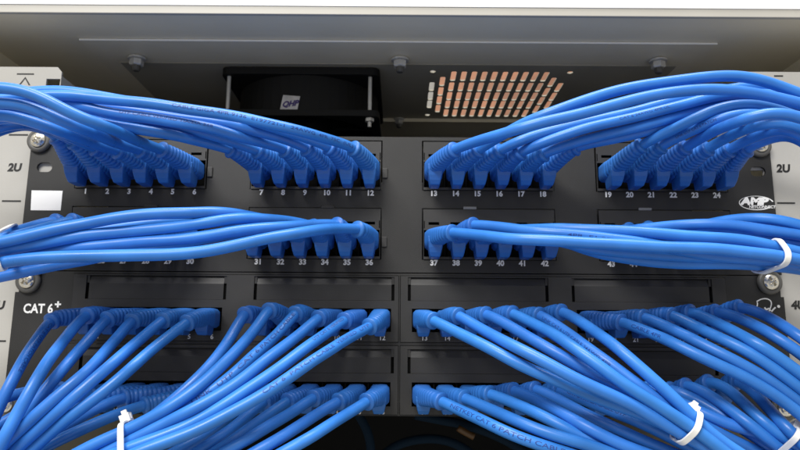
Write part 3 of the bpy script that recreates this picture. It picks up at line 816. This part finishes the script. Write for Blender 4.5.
# ------------------------------------------------------------------ cable ties
def tie(label, ids, where, head=None, tail=None, wid=2.9):
    """strap round the listed cables at photo position `where`"""
    tgt = at(where[0], where[1], 90); pts = []; tans = []
    for k in ids:
        Q = PATH[k][0]; pr = np.array([project(p) for p in Q]); ir = PATH[k][1]
        i = ir+2+int(np.argmin(np.linalg.norm(pr[ir+2:-2]-np.array(where), axis=1)))
        pts.append(Q[i]); tg = Q[min(i+2, len(Q)-1)]-Q[max(i-2, 0)]; tans.append(tg/np.linalg.norm(tg))
    ax = Vector(np.mean(tans, axis=0)).normalized(); c = Vector(np.mean(pts, axis=0))
    # plane across the bundle
    e1 = (CAM-c); e1 = (e1-ax*e1.dot(ax)).normalized(); e2 = ax.cross(e1)
    flat = []
    for k in ids:
        Q = PATH[k][0]; d = [(Vector(q)-c).dot(ax) for q in Q]
        near = [i for i in range(len(Q)) if (Vector(Q[i])-c).length < 60]
        i = min(near, key=lambda i: abs(d[i])); q = Vector(Q[i])-c; flat.append((q.dot(e1), q.dot(e2)))
    ring = []
    for (a, b_) in flat:
        for q in range(20):
            th = 2*math.pi*q/20; ring.append((a+(R_C+.45)*math.cos(th), b_+(R_C+.45)*math.sin(th)))
    ring = sorted(set(ring))
    def half(R):
        h = []
        for p in R:
            while len(h) > 1 and (h[-1][0]-h[-2][0])*(p[1]-h[-2][1])-(h[-1][1]-h[-2][1])*(p[0]-h[-2][0]) <= 0: h.pop()
            h.append(p)
        return h
    hull = half(ring)[:-1]+half(ring[::-1])[:-1]
    hp = np.array(hull+[hull[0]]); L = np.concatenate([[0], np.cumsum(np.linalg.norm(np.diff(hp, axis=0), axis=1))])
    S = np.linspace(0, L[-1], 90, endpoint=False); hp = np.stack([np.interp(S, L, hp[:, q]) for q in range(2)], 1)
    for _ in range(10): hp = .25*np.roll(hp, 1, 0)+.5*hp+.25*np.roll(hp, -1, 0)
    hp = hp.mean(axis=0)+(hp-hp.mean(axis=0))*1.035
    o = empty('cable_tie', c); tag(o, label, 'cable tie', 'cable ties')
    B = BM(); n = len(hp); vs = []; fs = []
    ctr = hp.mean(axis=0)
    for i in range(n):
        tg = hp[(i+1) % n]-hp[i-1]; nr = np.array([tg[1], -tg[0]]); nr /= np.linalg.norm(nr)
        if nr @ (hp[i]-ctr) < 0: nr = -nr
        for (h, w_) in ((0, -wid/2), (0, wid/2), (1.15, wid/2), (1.15, -wid/2)):
            q = hp[i]+nr*h; vs.append(c+e1*q[0]+e2*q[1]+ax*w_)
    for i in range(n):
        j = (i+1) % n
        for q in range(4): fs.append((4*i+q, 4*i+(q+1) % 4, 4*j+(q+1) % 4, 4*j+q))
    B.add(vs, fs); B.build('strap', MT['tie'], o, origin=c, bevel=.25)
    if head:
        # the locking head sits on the strap nearest to the given photo position
        best = min(range(n), key=lambda i: math.dist(project(c+e1*hp[i][0]+e2*hp[i][1]), head)-(.15*hp[i][0]))
        q = hp[best]; tg = hp[(best+1) % n]-hp[best-1]; tg = Vector((tg[0], tg[1], 0)).normalized(); nr = Vector((tg.y, -tg.x, 0))
        if nr.x*(q[0]-ctr[0])+nr.y*(q[1]-ctr[1]) < 0: nr = -nr
        to3 = lambda v: e1*v.x+e2*v.y
        hc = c+e1*q[0]+e2*q[1]+to3(nr)*2.6; tdir = to3(tg); ndir = to3(nr)
        hb = BM(); hb.box(-2.5, 2.5, -2.9, 2.9, -2.4, 2.4)
        hb.box(-.9, .9, -3.4, -2.95, -1.4, 1.4)
        hb.v = [(v[0]*.86, v[1]*.86, v[2]*.9) for v in hb.v]; hb.v = [tuple(hc+tdir*v[0]+ax*v[1]+ndir*v[2]) for v in hb.v]
        hb.build('head', MT['tie'], o, origin=c, bevel=.9, seg=3)
        tl = BM(); tl.box(-.7, .7, -1.4, 1.4, 2.45, 4.2)
        tl.v = [tuple(hc+tdir*v[0]+ax*v[1]+ndir*v[2]) for v in tl.v]
        tl.build('cut_tail', MT['tie'], o, origin=c, bevel=.3)
tie('white cable tie round the bundle just below the oval logo', [(1, k) for k in (37,38,39,40,41,42)], (770, 254))
tie('white cable tie at the left edge below the white paper label', [(1, k) for k in (25,26,33,34,35,36)], (5, 253))
tie('white cable tie with its knob up among the lower right cables', [(2, k) for k in (13,14,15,16,17,18)], (691, 418), head=(684, 398))
tie('white cable tie with a star shaped knob in the lower left bundle', [(2, k) for k in (7,8,9,10,11,12)], (127, 438), head=(129, 417))
tie('white cable tie at the right edge beside the lowest screw', [(3, k) for k in (45,46,47,48)], (786, 440), head=(795, 430))

# dim cables hanging in the dark below the lower panel
def dim(name, label, pts, y, r, mat):
    P3 = [tuple(at(a, b_, -y)) for a, b_ in pts]
    Q = smooth_path(catmull(P3, 3.0), 1, 5)
    tag(tube(Q, [r]*len(Q), 10).build(name, MT[mat], None, smooth=True, origin=P3[0]), label, 'cable')
dim('hanging_cable', 'dim shade-darkened blue cable hanging straight down below the centre of the lower panel', [(352, 405), (362, 420), (370, 438), (371, 475)], 30, 3, 'shaded_cable')
dim('hanging_cable', 'shade-darkened cable arching low across the black gap at the bottom edge', [(375, 462), (395, 446), (420, 439), (445, 440), (470, 452), (490, 475)], 45, 3, 'shaded_cable')
dim('hanging_cable', 'shade-darkened cable sloping down to the right just under the lowest cables', [(415, 415), (440, 420), (470, 426), (505, 440), (540, 462)], 34, 3, 'shaded_cable')
dim('hanging_cable', 'short yellow brown cable end below the lowest right cables', [(458, 428), (463, 431), (469, 434.5), (474, 437)], 26, 2.2, 'yellow')

# ------------------------------------------------------------------ light: a fluorescent panel on the room ceiling, grey room light all round
def lamp(name, loc, rot, sx, sy, power, col):
    ld = bpy.data.lights.new(name, 'AREA'); ld.shape = 'RECTANGLE'; ld.size = sx; ld.size_y = sy; ld.energy = power; ld.color = col
    lo_ = bpy.data.objects.new(name, ld); COL.objects.link(lo_); lo_.location = loc; lo_.rotation_euler = rot
    return lo_
lamp('ceiling_lamp', (0.05, -0.31, 1.6), (math.radians(6), 0, 0), 1.2, .30, 34, (1, .98, .95))
lamp('ceiling_lamp', (-0.75, -1.6, 1.5), (math.radians(45), 0, math.radians(-25)), 1.2, .5, 52, (1, .98, .95))
wd = bpy.data.worlds.new('World'); SC.world = wd; wd.use_nodes = True
bg = wd.node_tree.nodes['Background']; bg.inputs[0].default_value = (1.0, .965, .89, 1); bg.inputs[1].default_value = .60

SC.view_settings.view_transform = 'Standard'; SC.view_settings.look = 'None'; SC.view_settings.gamma = 1; SC.view_settings.exposure = 0
SC.render.engine = 'CYCLES'; SC.cycles.max_bounces = 8; SC.cycles.use_denoising = True
